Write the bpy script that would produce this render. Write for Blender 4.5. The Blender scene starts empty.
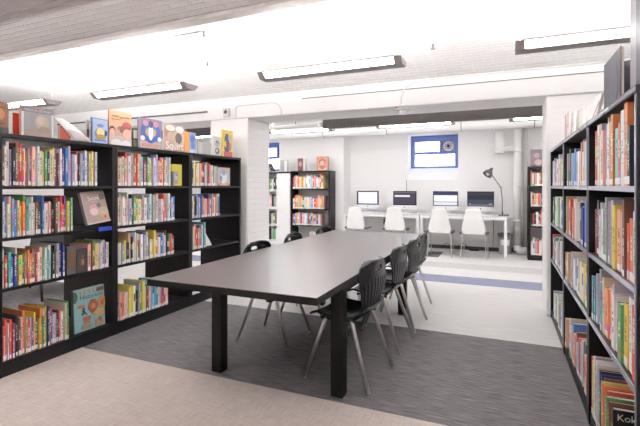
import bpy, bmesh, math, random
from mathutils import Vector, Matrix

C = bpy.context.scene.collection
SC = bpy.context.scene
PI = math.pi
R = math.radians
rnd = random.Random(7)

# ------------------------------------------------------------------ camera
YAW = math.atan(184 / 427.0)
cd = bpy.data.cameras.new('camera')
cam = bpy.data.objects.new('camera', cd)
C.objects.link(cam)
cam.location = (0, 0, 1.30)
cam.rotation_euler = (PI / 2, 0, YAW)
cd.sensor_width = 36
cd.lens = 427 / 640 * 36
cd.shift_y = (186 - 213) / 640
cd.clip_start = 0.02
SC.camera = cam

# ------------------------------------------------------------------ world and exposure
W = bpy.data.worlds.new('daylight')
SC.world = W
W.use_nodes = True
bg = W.node_tree.nodes['Background']
bg.inputs[0].default_value = (0.80, 0.89, 1.0, 1)
bg.inputs[1].default_value = 6.0
SC.view_settings.view_transform = 'Standard'
SC.view_settings.look = 'None'
SC.view_settings.gamma = 1
SC.view_settings.use_curve_mapping = False
SC.view_settings.exposure = 0.22
SC.cycles.max_bounces = 10
SC.cycles.diffuse_bounces = 6
SC.cycles.glossy_bounces = 4
SC.cycles.transparent_max_bounces = 8
SC.cycles.sample_clamp_indirect = 8
UP_GLOW = 95.0        # the brighter open top that lights the vault
LENS_GLOW = 36.0      # radiance of the fluorescent diffusers, which light the room

# ------------------------------------------------------------------ materials
MATS = {}


def principled(name, col, rough=0.5, metal=0.0, spec=0.5):
    m = bpy.data.materials.new(name)
    m.use_nodes = True
    b = m.node_tree.nodes['Principled BSDF']
    b.inputs['Base Color'].default_value = (*col, 1)
    b.inputs['Roughness'].default_value = rough
    b.inputs['Metallic'].default_value = metal
    b.inputs['Specular IOR Level'].default_value = spec
    return m, m.node_tree, b


def mat(name, col, rough=0.5, metal=0.0, spec=0.5, noise=0.0, scale=30, bump=0.0, stretch=(1, 1, 1)):
    if name in MATS:
        return MATS[name]
    m, nt, b = principled(name, col, rough, metal, spec)
    N, L = nt.nodes, nt.links
    tc = N.new('ShaderNodeTexCoord')
    mp = N.new('ShaderNodeMapping')
    mp.inputs['Scale'].default_value = stretch
    L.new(tc.outputs['Object'], mp.inputs['Vector'])
    nz = N.new('ShaderNodeTexNoise')
    nz.inputs['Scale'].default_value = scale
    nz.inputs['Detail'].default_value = 4
    L.new(mp.outputs[0], nz.inputs['Vector'])
    if noise:
        mx = N.new('ShaderNodeMix')
        mx.data_type = 'RGBA'
        mx.inputs[6].default_value = (*[max(0, c * (1 - noise)) for c in col], 1)
        mx.inputs[7].default_value = (*[min(1, c * (1 + noise)) for c in col], 1)
        L.new(nz.outputs[0], mx.inputs[0])
        L.new(mx.outputs[2], b.inputs['Base Color'])
    if bump:
        bp = N.new('ShaderNodeBump')
        bp.inputs['Strength'].default_value = bump
        bp.inputs['Distance'].default_value = 0.01
        L.new(nz.outputs[0], bp.inputs['Height'])
        L.new(bp.outputs[0], b.inputs['Normal'])
    MATS[name] = m
    return m


def emit(name, col, strength):
    if name in MATS:
        return MATS[name]
    m = bpy.data.materials.new(name)
    m.use_nodes = True
    nt = m.node_tree
    nt.nodes.clear()
    e = nt.nodes.new('ShaderNodeEmission')
    o = nt.nodes.new('ShaderNodeOutputMaterial')
    e.inputs[0].default_value = (*col, 1)
    e.inputs[1].default_value = strength
    nt.links.new(e.outputs[0], o.inputs[0])
    MATS[name] = m
    return m


def brick_mat(name, col, dark, axes, bw=0.22, bh=0.075, strength=0.6, dist=0.02, mortar=0.008, rough=0.6, raised=False, grain=0.5):
    """painted brickwork; axes picks the object axes the courses run along"""
    m, nt, b = principled(name, col, rough, 0, 0.3)
    N, L = nt.nodes, nt.links
    tc = N.new('ShaderNodeTexCoord')
    sp = N.new('ShaderNodeSeparateXYZ')
    cb = N.new('ShaderNodeCombineXYZ')
    L.new(tc.outputs['Object'], sp.inputs[0])
    L.new(sp.outputs[axes[0]], cb.inputs[0])
    L.new(sp.outputs[axes[1]], cb.inputs[1])
    nz0 = N.new('ShaderNodeTexNoise')
    nz0.inputs['Scale'].default_value = 9
    L.new(tc.outputs['Object'], nz0.inputs['Vector'])
    vm = N.new('ShaderNodeVectorMath')
    vm.operation = 'MULTIPLY_ADD'
    vm.inputs[1].default_value = (0.018, 0.018, 0.018)
    L.new(nz0.outputs[1], vm.inputs[0])
    L.new(cb.outputs[0], vm.inputs[2])
    br = N.new('ShaderNodeTexBrick')
    br.inputs['Color1'].default_value = (1, 1, 1, 1)
    br.inputs['Color2'].default_value = (0.75, 0.75, 0.75, 1)
    br.inputs['Mortar'].default_value = (0, 0, 0, 1)
    br.inputs['Scale'].default_value = 1
    br.inputs['Mortar Size'].default_value = mortar
    br.inputs['Mortar Smooth'].default_value = 0.6
    br.inputs['Brick Width'].default_value = bw
    br.inputs['Row Height'].default_value = bh
    L.new(vm.outputs[0], br.inputs['Vector'])
    nz = N.new('ShaderNodeTexNoise')
    nz.inputs['Scale'].default_value = 40
    nz.inputs['Detail'].default_value = 5
    L.new(tc.outputs['Object'], nz.inputs['Vector'])
    ad = N.new('ShaderNodeMath')
    ad.operation = 'MULTIPLY_ADD'
    ad.inputs[1].default_value = grain
    L.new(nz.outputs[0], ad.inputs[0])
    L.new(br.outputs['Color'], ad.inputs[2])
    bp = N.new('ShaderNodeBump')
    bp.inputs['Strength'].default_value = strength
    bp.inputs['Distance'].default_value = dist
    bp.invert = raised
    L.new(ad.outputs[0], bp.inputs['Height'])
    L.new(bp.outputs[0], b.inputs['Normal'])
    mx = N.new('ShaderNodeMix')
    mx.data_type = 'RGBA'
    mx.inputs[6].default_value = (*dark, 1)
    mx.inputs[7].default_value = (*col, 1)
    L.new(br.outputs['Color'], mx.inputs[0])
    L.new(mx.outputs[2], b.inputs['Base Color'])
    MATS[name] = m
    return m


def carpet_mat(name, c0, c1, sx, sy, cross=0.0, tile=0.5):
    """woven carpet: streaks along one axis, optionally crossed by a second set, with faint tile tints"""
    m, nt, b = principled(name, c0, 0.9, 0, 0.15)
    N, L = nt.nodes, nt.links
    tc = N.new('ShaderNodeTexCoord')

    def streak(scale):
        mp = N.new('ShaderNodeMapping')
        mp.inputs['Scale'].default_value = scale
        L.new(tc.outputs['Object'], mp.inputs['Vector'])
        nz = N.new('ShaderNodeTexNoise')
        nz.inputs['Scale'].default_value = 1
        nz.inputs['Detail'].default_value = 3
        L.new(mp.outputs[0], nz.inputs['Vector'])
        rp = N.new('ShaderNodeMapRange')
        rp.inputs[1].default_value = 0.3
        rp.inputs[2].default_value = 0.7
        L.new(nz.outputs[0], rp.inputs[0])
        return rp.outputs[0]
    a = streak((sx, sy, 1))
    if cross:
        d = streak((sy, sx, 1))
        mm = N.new('ShaderNodeMix')
        mm.inputs[0].default_value = cross
        L.new(a, mm.inputs[2])
        L.new(d, mm.inputs[3])
        a = mm.outputs[0]
    mx = N.new('ShaderNodeMix')
    mx.data_type = 'RGBA'
    mx.inputs[6].default_value = (*c0, 1)
    mx.inputs[7].default_value = (*c1, 1)
    L.new(a, mx.inputs[0])
    L.new(mx.outputs[2], b.inputs['Base Color'])
    bp = N.new('ShaderNodeBump')
    bp.inputs['Strength'].default_value = 0.15
    bp.inputs['Distance'].default_value = 0.004
    L.new(a, bp.inputs['Height'])
    L.new(bp.outputs[0], b.inputs['Normal'])
    MATS[name] = m
    return m


def book_mat(name, attr=False):
    """printed book cover: own colour with a band and rows of tiny print that differ from book to book"""
    m, nt, b = principled(name, (1, 1, 1), 0.42, 0, 0.4)
    N, L = nt.nodes, nt.links
    if attr:
        at = N.new('ShaderNodeAttribute')
        at.attribute_name = 'tint'
        L.new(at.outputs['Color'], b.inputs['Base Color'])
        return m
    oi = N.new('ShaderNodeObjectInfo')
    tc = N.new('ShaderNodeTexCoord')
    sp = N.new('ShaderNodeSeparateXYZ')
    L.new(tc.outputs['Generated'], sp.inputs[0])

    def math_(op, a, b_=None, c_=None):
        n = N.new('ShaderNodeMath')
        n.operation = op
        for i, v in enumerate((a, b_, c_)):
            if v is None:
                continue
            if isinstance(v, (int, float)):
                n.inputs[i].default_value = v
            else:
                L.new(v, n.inputs[i])
        return n.outputs[0]
    r1 = oi.outputs['Random']
    r2 = math_('FRACT', math_('MULTIPLY', r1, 17.31))
    r3 = math_('FRACT', math_('MULTIPLY', r1, 57.77))
    z = sp.outputs[2]
    # band
    pos = math_('MULTIPLY_ADD', r2, 0.75, 0.1)
    inb = math_('LESS_THAN', math_('ABSOLUTE', math_('SUBTRACT', z, pos)), math_('MULTIPLY', r3, 0.09))
    # print: quantised noise
    q = N.new('ShaderNodeCombineXYZ')
    L.new(math_('FLOOR', math_('MULTIPLY', z, 46)), q.inputs[0])
    L.new(math_('FLOOR', math_('MULTIPLY', sp.outputs[0], 3)), q.inputs[1])
    L.new(math_('MULTIPLY', r1, 91), q.inputs[2])
    wn = N.new('ShaderNodeTexWhiteNoise')
    L.new(q.outputs[0], wn.inputs[0])
    mid = math_('LESS_THAN', math_('ABSOLUTE', math_('SUBTRACT', sp.outputs[0], 0.5)), 0.27)
    zone = math_('LESS_THAN', math_('ABSOLUTE', math_('SUBTRACT', z, math_('MULTIPLY_ADD', r3, 0.2, 0.45))), math_('MULTIPLY_ADD', r2, 0.2, 0.12))
    ink = math_('MULTIPLY', math_('MULTIPLY', math_('GREATER_THAN', wn.outputs[0], 0.45), mid), zone)
    hs = N.new('ShaderNodeHueSaturation')
    L.new(math_('MULTIPLY_ADD', r2, 0.5, 0.3), hs.inputs['Hue'])
    hs.inputs['Saturation'].default_value = 0.9
    L.new(oi.outputs['Color'], hs.inputs['Color'])
    mx = N.new('ShaderNodeMix')
    mx.data_type = 'RGBA'
    L.new(inb, mx.inputs[0])
    L.new(oi.outputs['Color'], mx.inputs[6])
    L.new(hs.outputs[0], mx.inputs[7])
    # ink colour: dark on light, light on dark
    bw = N.new('ShaderNodeRGBToBW')
    L.new(oi.outputs['Color'], bw.inputs[0])
    inkv = math_('MULTIPLY_ADD', math_('LESS_THAN', bw.outputs[0], 0.3), 0.7, 0.06)
    cc = N.new('ShaderNodeCombineColor')
    for i in range(3):
        L.new(inkv, cc.inputs[i])
    mx2 = N.new('ShaderNodeMix')
    mx2.data_type = 'RGBA'
    L.new(math_('MULTIPLY', ink, 0.8), mx2.inputs[0])
    L.new(mx.outputs[2], mx2.inputs[6])
    L.new(cc.outputs[0], mx2.inputs[7])
    L.new(mx2.outputs[2], b.inputs['Base Color'])
    return m


def glass_mat():
    m = bpy.data.materials.new('window_glass')
    m.use_nodes = True
    nt = m.node_tree
    nt.nodes.clear()
    N, L = nt.nodes, nt.links
    t = N.new('ShaderNodeBsdfTransparent')
    g = N.new('ShaderNodeBsdfGlossy')
    g.inputs['Roughness'].default_value = 0.02
    mx = N.new('ShaderNodeMixShader')
    mx.inputs[0].default_value = 0.06
    o = N.new('ShaderNodeOutputMaterial')
    L.new(t.outputs[0], mx.inputs[1])
    L.new(g.outputs[0], mx.inputs[2])
    L.new(mx.outputs[0], o.inputs[0])
    return m


M_WALL = brick_mat('white_painted_brick_wall', (0.87, 0.855, 0.85), (0.86, 0.845, 0.84), (0, 2), strength=0.25, dist=0.006, grain=1.4)
M_WALLS = brick_mat('white_painted_brick_side', (0.88, 0.865, 0.86), (0.85, 0.835, 0.83), (1, 2), strength=0.4, dist=0.010)
M_VAULT = brick_mat('white_painted_brick_vault', (0.84, 0.81, 0.80), (0.96, 0.95, 0.945), (0, 1), bw=0.19, bh=0.050, strength=0.8, dist=0.016, mortar=0.007, raised=True, grain=0.15)
M_PLASTER = mat('white_painted_plaster', (0.90, 0.885, 0.88), 0.6, noise=0.03, scale=6, bump=0.08)
M_BEAM_SHADE = mat('shade_toned_beam', (0.30, 0.26, 0.25), 0.7, noise=0.1, scale=8)  # shadow over this pale beam is put into its taupe colour
M_FLANGE = mat('grey_painted_steel', (0.55, 0.50, 0.48), 0.6, noise=0.15, scale=12, bump=0.2)
M_BEIGE = carpet_mat('beige_woven_carpet', (0.34, 0.285, 0.26), (0.52, 0.46, 0.43), 8, 160, cross=0.5)
M_DARK = carpet_mat('charcoal_streaked_carpet', (0.045, 0.040, 0.043), (0.185, 0.172, 0.178), 7, 150)
M_LIGHT = carpet_mat('pale_grey_carpet', (0.55, 0.535, 0.53), (0.69, 0.675, 0.665), 4, 60)
M_BLUE = carpet_mat('blue_grey_carpet', (0.13, 0.135, 0.20), (0.24, 0.25, 0.33), 7, 120)
M_GREYC = carpet_mat('mid_grey_carpet', (0.42, 0.41, 0.415), (0.53, 0.52, 0.525), 7, 120)
M_CASE = mat('black_laminate', (0.0055, 0.005, 0.006), 0.42, spec=0.25, noise=0.2, scale=20)
M_EDGE = mat('dark_edge_banding', (0.05, 0.05, 0.06), 0.25, spec=0.8)
M_TABLE = mat('dark_espresso_laminate', (0.10, 0.085, 0.085), 0.31, spec=0.85, noise=0.25, scale=3, stretch=(3, 60, 1))
M_TLEG = mat('black_stained_wood', (0.004, 0.0035, 0.0035), 0.5, spec=0.2, noise=0.3, scale=10, stretch=(20, 20, 1))
M_SHELL = mat('charcoal_plastic', (0.0065, 0.0065, 0.009), 0.27, spec=0.4)
M_CHROME = mat('chrome', (0.82, 0.80, 0.80), 0.30, metal=1.0)
M_WHITE = mat('white_lacquer', (0.88, 0.87, 0.87), 0.35)
M_WPLY = mat('white_moulded_plywood', (0.88, 0.87, 0.86), 0.35)
M_DESKTOP = mat('grey_white_desktop', (0.62, 0.62, 0.66), 0.3)
M_ALU = mat('silver_aluminium', (0.80, 0.80, 0.82), 0.35, metal=0.3)
M_BLACK = mat('matt_black', (0.012, 0.012, 0.013), 0.5)
M_BEZEL = mat('black_glass_bezel', (0.01, 0.01, 0.012), 0.12, spec=0.6)
M_GREY = mat('grey_metal', (0.13, 0.125, 0.13), 0.4, metal=0.3)
M_BIN = mat('grey_bin_plastic', (0.33, 0.33, 0.34), 0.45)
M_PAPER = mat('white_paper', (0.86, 0.85, 0.83), 0.8)
M_PAGES = mat('cream_page_edges', (0.72, 0.66, 0.56), 0.9, noise=0.12, scale=8, stretch=(60, 1, 1))
M_LABEL = mat('white_spine_label', (0.85, 0.85, 0.84), 0.5)
M_FRAME = mat('blue_window_paint', (0.13, 0.18, 0.46), 0.45)
M_FIX = mat('grey_fixture_metal', (0.34, 0.31, 0.31), 0.45, metal=0.2)
M_FIN = mat('dark_fin_metal', (0.16, 0.145, 0.14), 0.5, metal=0.2)
M_PIPE = mat('white_painted_pipe', (0.86, 0.85, 0.84), 0.45)
M_RED = mat('red_plastic', (0.7, 0.06, 0.05), 0.4)
M_BLUEP = mat('blue_plastic_holder', (0.02, 0.06, 0.42), 0.35)
M_LENS = emit('lamp_lens', (1.0, 0.985, 0.975), LENS_GLOW)
M_LENSUP = emit('lamp_lens_upward', (1.0, 0.985, 0.975), UP_GLOW)
M_GLASS = glass_mat()
M_BOOK = book_mat('printed_book_cover')
M_BOOKS = book_mat('printed_book_covers', True)


def flat(col, rough=0.45):
    key = 'print_%02x%02x%02x' % tuple(int(255 * min(1, max(0, c))) for c in col)
    return mat(key, tuple(c * (.80 if max(col) < .79 else 1) for c in col), rough, noise=0.08, scale=40)


# ------------------------------------------------------------------ mesh builder
class MB:
    def __init__(self):
        self.bm = bmesh.new()
        self.mats = []

    def _mi(self, m):
        if m is None:
            return 0
        if m not in self.mats:
            self.mats.append(m)
        return self.mats.index(m)

    def box(self, a, b, m=None, mtx=None, bevel=0.0):
        mi = self._mi(m)
        x0, y0, z0 = a
        x1, y1, z1 = b
        co = [(x0, y0, z0), (x1, y0, z0), (x1, y1, z0), (x0, y1, z0), (x0, y0, z1), (x1, y0, z1), (x1, y1, z1), (x0, y1, z1)]
        vs = [self.bm.verts.new(mtx @ Vector(c) if mtx else c) for c in co]
        fs = [self.bm.faces.new([vs[i] for i in f]) for f in ((3, 2, 1, 0), (4, 5, 6, 7), (0, 1, 5, 4), (1, 2, 6, 5), (2, 3, 7, 6), (3, 0, 4, 7))]
        for f in fs:
            f.material_index = mi
        if bevel:
            es = list({e for f in fs for e in f.edges})
            bmesh.ops.bevel(self.bm, geom=es, offset=bevel, segments=2, affect='EDGES', profile=0.5)
        return self

    def prism(self, pts, z0, z1, m=None, mtx=None):
        """polygon in xy extruded in z"""
        mi = self._mi(m)
        lo = [self.bm.verts.new(mtx @ Vector((x, y, z0)) if mtx else (x, y, z0)) for x, y in pts]
        hi = [self.bm.verts.new(mtx @ Vector((x, y, z1)) if mtx else (x, y, z1)) for x, y in pts]
        n = len(pts)
        fs = [self.bm.faces.new(lo[::-1]), self.bm.faces.new(hi)]
        for i in range(n):
            j = (i + 1) % n
            fs.append(self.bm.faces.new((lo[i], lo[j], hi[j], hi[i])))
        for f in fs:
            f.material_index = mi
        return self

    def tube(self, pts, r, seg=10, m=None, caps=True):
        mi = self._mi(m)
        pts = [Vector(p) for p in pts]
        n = len(pts)
        rr = r if isinstance(r, (list, tuple)) else [r] * n
        rings = []
        up = None
        for i, p in enumerate(pts):
            t = (pts[min(i + 1, n - 1)] - pts[max(i - 1, 0)]).normalized()
            if up is None:
                up = Vector((0, 0, 1)) if abs(t.z) < 0.9 else Vector((1, 0, 0))
            s = t.cross(up).normalized()
            up = s.cross(t).normalized()
            rings.append([self.bm.verts.new(p + rr[i] * (math.cos(a) * s + math.sin(a) * up)) for a in [2 * PI * k / seg for k in range(seg)]])
        for i in range(n - 1):
            for k in range(seg):
                f = self.bm.faces.new((rings[i][k], rings[i][(k + 1) % seg], rings[i + 1][(k + 1) % seg], rings[i + 1][k]))
                f.material_index = mi
                f.smooth = True
        if caps:
            self.bm.faces.new(rings[0][::-1]).material_index = mi
            self.bm.faces.new(rings[-1]).material_index = mi
        return self

    def lathe(self, prof, seg=24, m=None, loc=(0, 0, 0), mtx=None, smooth=True):
        """profile of (r, z) revolved about z"""
        mi = self._mi(m)
        rings = []
        for r, z in prof:
            ring = []
            for k in range(seg):
                a = 2 * PI * k / seg
                v = Vector((r * math.cos(a), r * math.sin(a), z))
                if mtx:
                    v = mtx @ v
                ring.append(self.bm.verts.new(v + Vector(loc)))
            rings.append(ring)
        for i in range(len(rings) - 1):
            for k in range(seg):
                f = self.bm.faces.new((rings[i][k], rings[i][(k + 1) % seg], rings[i + 1][(k + 1) % seg], rings[i + 1][k]))
                f.material_index = mi
                f.smooth = smooth
        self.bm.faces.new(rings[0][::-1]).material_index = mi
        self.bm.faces.new(rings[-1]).material_index = mi
        return self

    def grid(self, fn, nu, nv, m=None, skip=None, smooth=True):
        mi = self._mi(m)
        vs = [[self.bm.verts.new(fn(i / nu, j / nv)) for j in range(nv + 1)] for i in range(nu + 1)]
        for i in range(nu):
            for j in range(nv):
                if skip and skip((i + .5) / nu, (j + .5) / nv):
                    continue
                f = self.bm.faces.new((vs[i][j], vs[i + 1][j], vs[i + 1][j + 1], vs[i][j + 1]))
                f.material_index = mi
                f.smooth = smooth
        return self

    def build(self, name, m=None, parent=None, loc=None, rot=None):
        bmesh.ops.recalc_face_normals(self.bm, faces=self.bm.faces[:])
        loose = [v for v in self.bm.verts if not v.link_faces]
        if loose:
            bmesh.ops.delete(self.bm, geom=loose, context='VERTS')
        me = bpy.data.meshes.new(name)
        self.bm.to_mesh(me)
        self.bm.free()
        for mm in (self.mats or ([m] if m else [])):
            me.materials.append(mm)
        o = bpy.data.objects.new(name, me)
        C.objects.link(o)
        if parent:
            o.parent = parent
        if loc:
            o.location = loc
        if rot:
            o.rotation_euler = rot
        return o


def box(name, a, b, m, parent=None, bevel=0.0):
    return MB().box(a, b, m, bevel=bevel).build(name, m, parent)


def tag(o, label, cat, group=None):
    o['label'] = label
    o['category'] = cat
    if group:
        o['group'] = group
    return o


def thing(name, label, cat, loc=(0, 0, 0), rz=0.0, group=None):
    o = bpy.data.objects.new(name, None)
    o.empty_display_size = 0.1
    C.objects.link(o)
    o.location = loc
    o.rotation_euler = (0, 0, rz)
    return tag(o, label, cat, group)


def struct(o, label=None):
    o['kind'] = 'structure'
    if label:
        o['label'] = label
    return o


def dup(root, loc, rz, label, group=None):
    r = root.copy()
    C.objects.link(r)
    r.location = loc
    r.rotation_euler = (0, 0, rz)
    r['label'] = label
    if group:
        r['group'] = group
    for ch in list(root.children):
        c = ch.copy()
        C.objects.link(c)
        c.parent = r
        for g in list(ch.children):
            d = g.copy()
            C.objects.link(d)
            d.parent = c
    return r


def text_mesh(txt, size, m, parent, loc, rot=(PI / 2, 0, 0), name='title', align='CENTER', sx=1.0):
    cu = bpy.data.curves.new('lettering', 'FONT')
    cu.body = txt
    cu.size = size
    cu.align_x = align
    cu.extrude = 0.0004
    tmp = bpy.data.objects.new('lettering', cu)
    C.objects.link(tmp)
    dg = bpy.context.evaluated_depsgraph_get()
    me = bpy.data.meshes.new_from_object(tmp.evaluated_get(dg))
    bpy.data.objects.remove(tmp)
    bpy.data.curves.remove(cu)
    me.materials.clear()
    me.materials.append(m)
    o = bpy.data.objects.new(name, me)
    C.objects.link(o)
    o.parent = parent
    o.location = loc
    o.rotation_euler = rot
    o.scale = (sx, 1, 1)
    return o


# ================================================================== the setting
XL, XR, YF, YB = -7.5, 1.62, -2.2, 9.22
Z = 0.0


def slab(name, y0, y1, m, x0=XL, x1=XR):
    return struct(box(name, (x0, y0, -0.06), (x1, y1, 0.0), m))


slab('floor_beige_carpet', YF, 2.40, M_BEIGE)
slab('floor_charcoal_carpet', 2.40, 3.92, M_DARK)
slab('floor_pale_carpet', 3.92, 5.95, M_LIGHT)
slab('floor_blue_strip', 5.95, 6.44, M_BLUE)
slab('floor_pale_carpet', 6.44, 7.02, M_LIGHT)
slab('floor_grey_strip', 7.02, 7.52, M_GREYC)
slab('floor_pale_carpet', 7.52, YB + .4, M_LIGHT)

# back wall with two window openings
WIN = [(-1.90, -0.87, 1.43, 2.40), (-5.95, -4.87, 1.43, 2.40)]
mb = MB()
xs = [XL, WIN[1][0], WIN[1][1], WIN[0][0], WIN[0][1], XR]
for i in range(5):
    a, b_ = xs[i], xs[i + 1]
    if i in (1, 3):
        mb.box((a, YB, 0), (b_, YB + .4, 1.43), M_WALL).box((a, YB, 2.40), (b_, YB + .4, 2.9), M_WALL)
    else:
        mb.box((a, YB, 0), (b_, YB + .4, 2.9), M_WALL)
struct(mb.build('wall_back'))
struct(box('wall_back_pilaster', (-4.82, 8.78, 0), (-3.22, YB, 2.75), M_WALL))
struct(box('wall_left', (XL - .15, YF, 0), (XL, YB, 2.9), M_WALLS))
struct(box('wall_right', (XR, YF, 0), (XR + .15, YB, 2.9), M_WALLS))
struct(box('wall_front', (XL, YF - .15, 0), (XR, YF, 2.9), M_WALL))
# brick vaults between beams
H0 = 2.48


def vault(y0, y1, rise, n=14):
    prof = [(y0 + (y1 - y0) * k / n, H0 + rise * (1 - (2 * k / n - 1) ** 2)) for k in range(n + 1)]
    m_ = MB()
    m_.grid(lambda u, v: Vector((XL + (XR - XL) * u, *prof[round(v * n)])), 8, n, M_VAULT)
    o = m_.build('ceiling_vault', M_VAULT)
    return struct(o)


vault(2.44, 4.80, 0.22)
vault(0.10, 2.44, 0.17)
vault(-2.25, 0.10, 0.17)
struct(box('ceiling_back', (XL, 5.36, 2.70), (XR, YB, 2.78), M_PLASTER))
struct(box('ceiling_cover', (XL, YF, 2.80), (XR, 5.36, 2.86), M_PLASTER))
struct(box('beam_main', (XL, 4.79, 2.20), (XR, 5.36, 2.80), M_PLASTER, bevel=0.012))
struct(MB().box((XL, 2.385, 2.455), (XR, 2.475, 2.480), M_FLANGE).box((XL, 2.41, 2.478), (XR, 2.45, 2.70), M_FLANGE).build('beam_steel'))
struct(box('beam_steel', (XL, 0.05, 2.455), (XR, 0.15, 2.60), M_FLANGE))
struct(box('beam_shade_toned', (XL, 1.42, 2.54), (XR, 1.925, 2.79), M_BEAM_SHADE))
# pillars
struct(MB().box((-3.71, 4.79, 0), (-3.10, 5.36, 2.2), M_WALL, bevel=0.02).build('pillar_left'))
struct(MB().box((0.385, 4.82, 0), (1.10, 5.28, 2.2), M_WALL, bevel=0.02).build('pillar_right'))
for nm in ('pillar_left', 'pillar_right'):
    o = bpy.data.objects[nm]
    o.data.materials.append(M_WALLS)
    for p in o.data.polygons:
        if abs(p.normal.x) > 0.7:
            p.material_index = 1
struct(box('baseboard_gap_shade', (XL, YB - .03, 0.0), (XR, YB, 0.07), mat('wall_gap_shade', (0.06, 0.055, 0.055), 0.6)))  # dark strip painted in for the gap shadow at the wall foot

# windows
for k, (x0, x1, z0, z1) in enumerate(WIN):
    w = bpy.data.objects.new('window_%d' % (k + 1), None)
    C.objects.link(w)
    w.location = (x0, YB, z0)
    w['kind'] = 'structure'
    ww, hh = x1 - x0, z1 - z0
    yf = 0.30
    fz0 = 0.26
    fr = MB()
    ft_ = hh - .05
    fr.box((0.03, yf, fz0), (0.085, yf + .08, ft_)).box((ww - .09, yf - .05, fz0), (ww, yf + .08, ft_))
    fr.box((0.085, yf, fz0), (ww - .09, yf + .08, fz0 + .045)).box((0.085, yf, ft_ - .08), (ww - .09, yf + .08, ft_))
    fr.box((0.085, yf + .005, fz0 + .30), (ww - .09, yf + .075, fz0 + .36))
    fr.box((ww * .60, yf + .005, fz0 + .36), (ww * .64, yf + .075, ft_ - .08))
    fr.box((0.0, yf + .02, fz0), (0.03, yf + .10, hh), M_PLASTER).box((0.03, yf + .02, ft_), (ww, yf + .10, hh), M_PLASTER)
    fr.mats = [M_FRAME, M_PLASTER]
    fr.build('window_frame', M_FRAME, w)
    # lower pane, upper pane, fan panel
    MB().box((0.085, yf + .03, fz0 + .045), (ww - .09, yf + .036, fz0 + .30)).build('pane', M_GLASS, w)
    MB().box((0.085, yf + .03, fz0 + .36), (ww * .60, yf + .036, ft_ - .08)).build('pane', M_GLASS, w)
    fp = MB()
    fx0, fx1, fz, ft = ww * .64, ww - .09, fz0 + .36, ft_ - .08
    fp.box((fx0, yf + .05, fz), (fx1, yf + .06, ft), mat('smoked_panel', (0.30, 0.30, 0.42), 0.5))
    cx, cz, rr = (fx0 + fx1) / 2, (fz + ft) / 2, min(fx1 - fx0, ft - fz) / 2 - .015
    ring = [(cx + rr * math.cos(a), yf + .03, cz + rr * math.sin(a)) for a in [2 * PI * i / 24 for i in range(25)]]
    fp.tube(ring, .012, 6, M_WHITE, caps=False)
    for i in range(4):
        zz = cz + (i - 1.5) * rr * .45
        hw = math.sqrt(max(0.0001, rr * rr - (zz - cz) ** 2))
        fp.box((cx - hw, yf + .025, zz - .008), (cx + hw, yf + .035, zz + .008), M_WHITE)
    fp.lathe([(.03, -.012), (.03, .012)], 12, M_BLACK, loc=(cx, yf + .02, cz), mtx=Matrix.Rotation(PI / 2, 4, 'X'))
    fp.build('ventilator_fan', None, w)
    # sloping sill
    sl = MB()
    sl.prism([(0.0, 0.0), (0.40, 0.0), (0.40, fz0), (yf, fz0)], 0.0, ww, None,
             Matrix(((0, 0, 1, 0), (1, 0, 0, 0), (0, 1, 0, 0), (0, 0, 0, 1))))
    sl.build('window_sill', M_PLASTER, w)

# ================================================================== ceiling lamps
FX = [(-5.90, -4.66), (-3.96, -2.73), (-1.935, -0.70), (0.07, 1.305)]


def make_lamp(label, loc, zc):
    """slim fluorescent fixture, long axis X: dark perforated strip below, glowing diffusers on both slanted sides and above"""
    t = thing('ceiling_lamp', label, 'ceiling light', loc, 0, 'fluorescent ceiling lamps')
    L_, hb, ht, d_, e = 1.235, .056, .105, .050, .060
    YZ = Matrix(((0, 0, 1, 0), (1, 0, 0, 0), (0, 1, 0, 0), (0, 0, 0, 1)))
    x0, x1 = -L_ / 2, L_ / 2
    trap = [(-hb, 0), (hb, 0), (ht, d_), (-ht, d_)]
    fr = MB()
    fr.prism(trap, x0, x0 + e, None, YZ).prism(trap, x1 - e, x1, None, YZ)
    fr.box((x0 + e, -hb, 0), (x1 - e, hb, .006))
    for s_ in (-1, 1):
        fr.box((x0 + e, s_ * ht - .005, d_ - .007), (x1 - e, s_ * ht + .005, d_ + .004))
    fr.build('housing', M_FIX, t)
    for s_ in (-1, 1):
        pts = [(s_ * (hb - .003), .0065), (s_ * (ht - .006), d_ - .004), (s_ * (ht - .012), d_ - .004), (s_ * (hb - .009), .0065)]
        MB().prism(pts if s_ > 0 else pts[::-1], x0 + e, x1 - e, None, YZ).build('diffuser', M_LENS, t)
    MB().box((x0 + e, -ht + .02, d_ - .006), (x1 - e, ht - .02, d_ + .002)).build('top_diffuser', M_LENSUP, t)
    for s_ in (-1, 1):
        MB().tube([(s_ * .585, 0, d_ - .01), (s_ * .585, 0, zc - loc[2])], .003, 6).build('hanger_rod', M_PIPE, t)
    return t


NM = ['above the nearest left bookcase', 'above the middle of the left bookcases', 'hanging over the long dark table', 'hanging over the right bookcases']
for k, (a, b_) in enumerate(FX):
    make_lamp('grey rimmed fluorescent lamp ' + NM[k], ((a + b_) / 2, 3.235, 2.218), H0 + .18)
NB = ['far behind the left pillar', 'behind the left pillar, left end of the back row', 'in front of the blue framed window', 'in front of the far right pipes']
for k, (a, b_) in enumerate(FX):
    make_lamp('fluorescent lamp of the back room ' + NB[k], ((a + b_) / 2, 6.90, 2.255), 2.70)
NC = ['behind the viewer at the left end', 'behind the viewer, second from left', 'behind the viewer, third from left', 'behind the viewer at the right end']
for k, (a, b_) in enumerate(FX):  # unseen row added to light the near floor and vault
    make_lamp('added fluorescent lamp of an unseen near row ' + NC[k], ((a + b_) / 2, 0.70, 2.30), H0 + .14)


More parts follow.
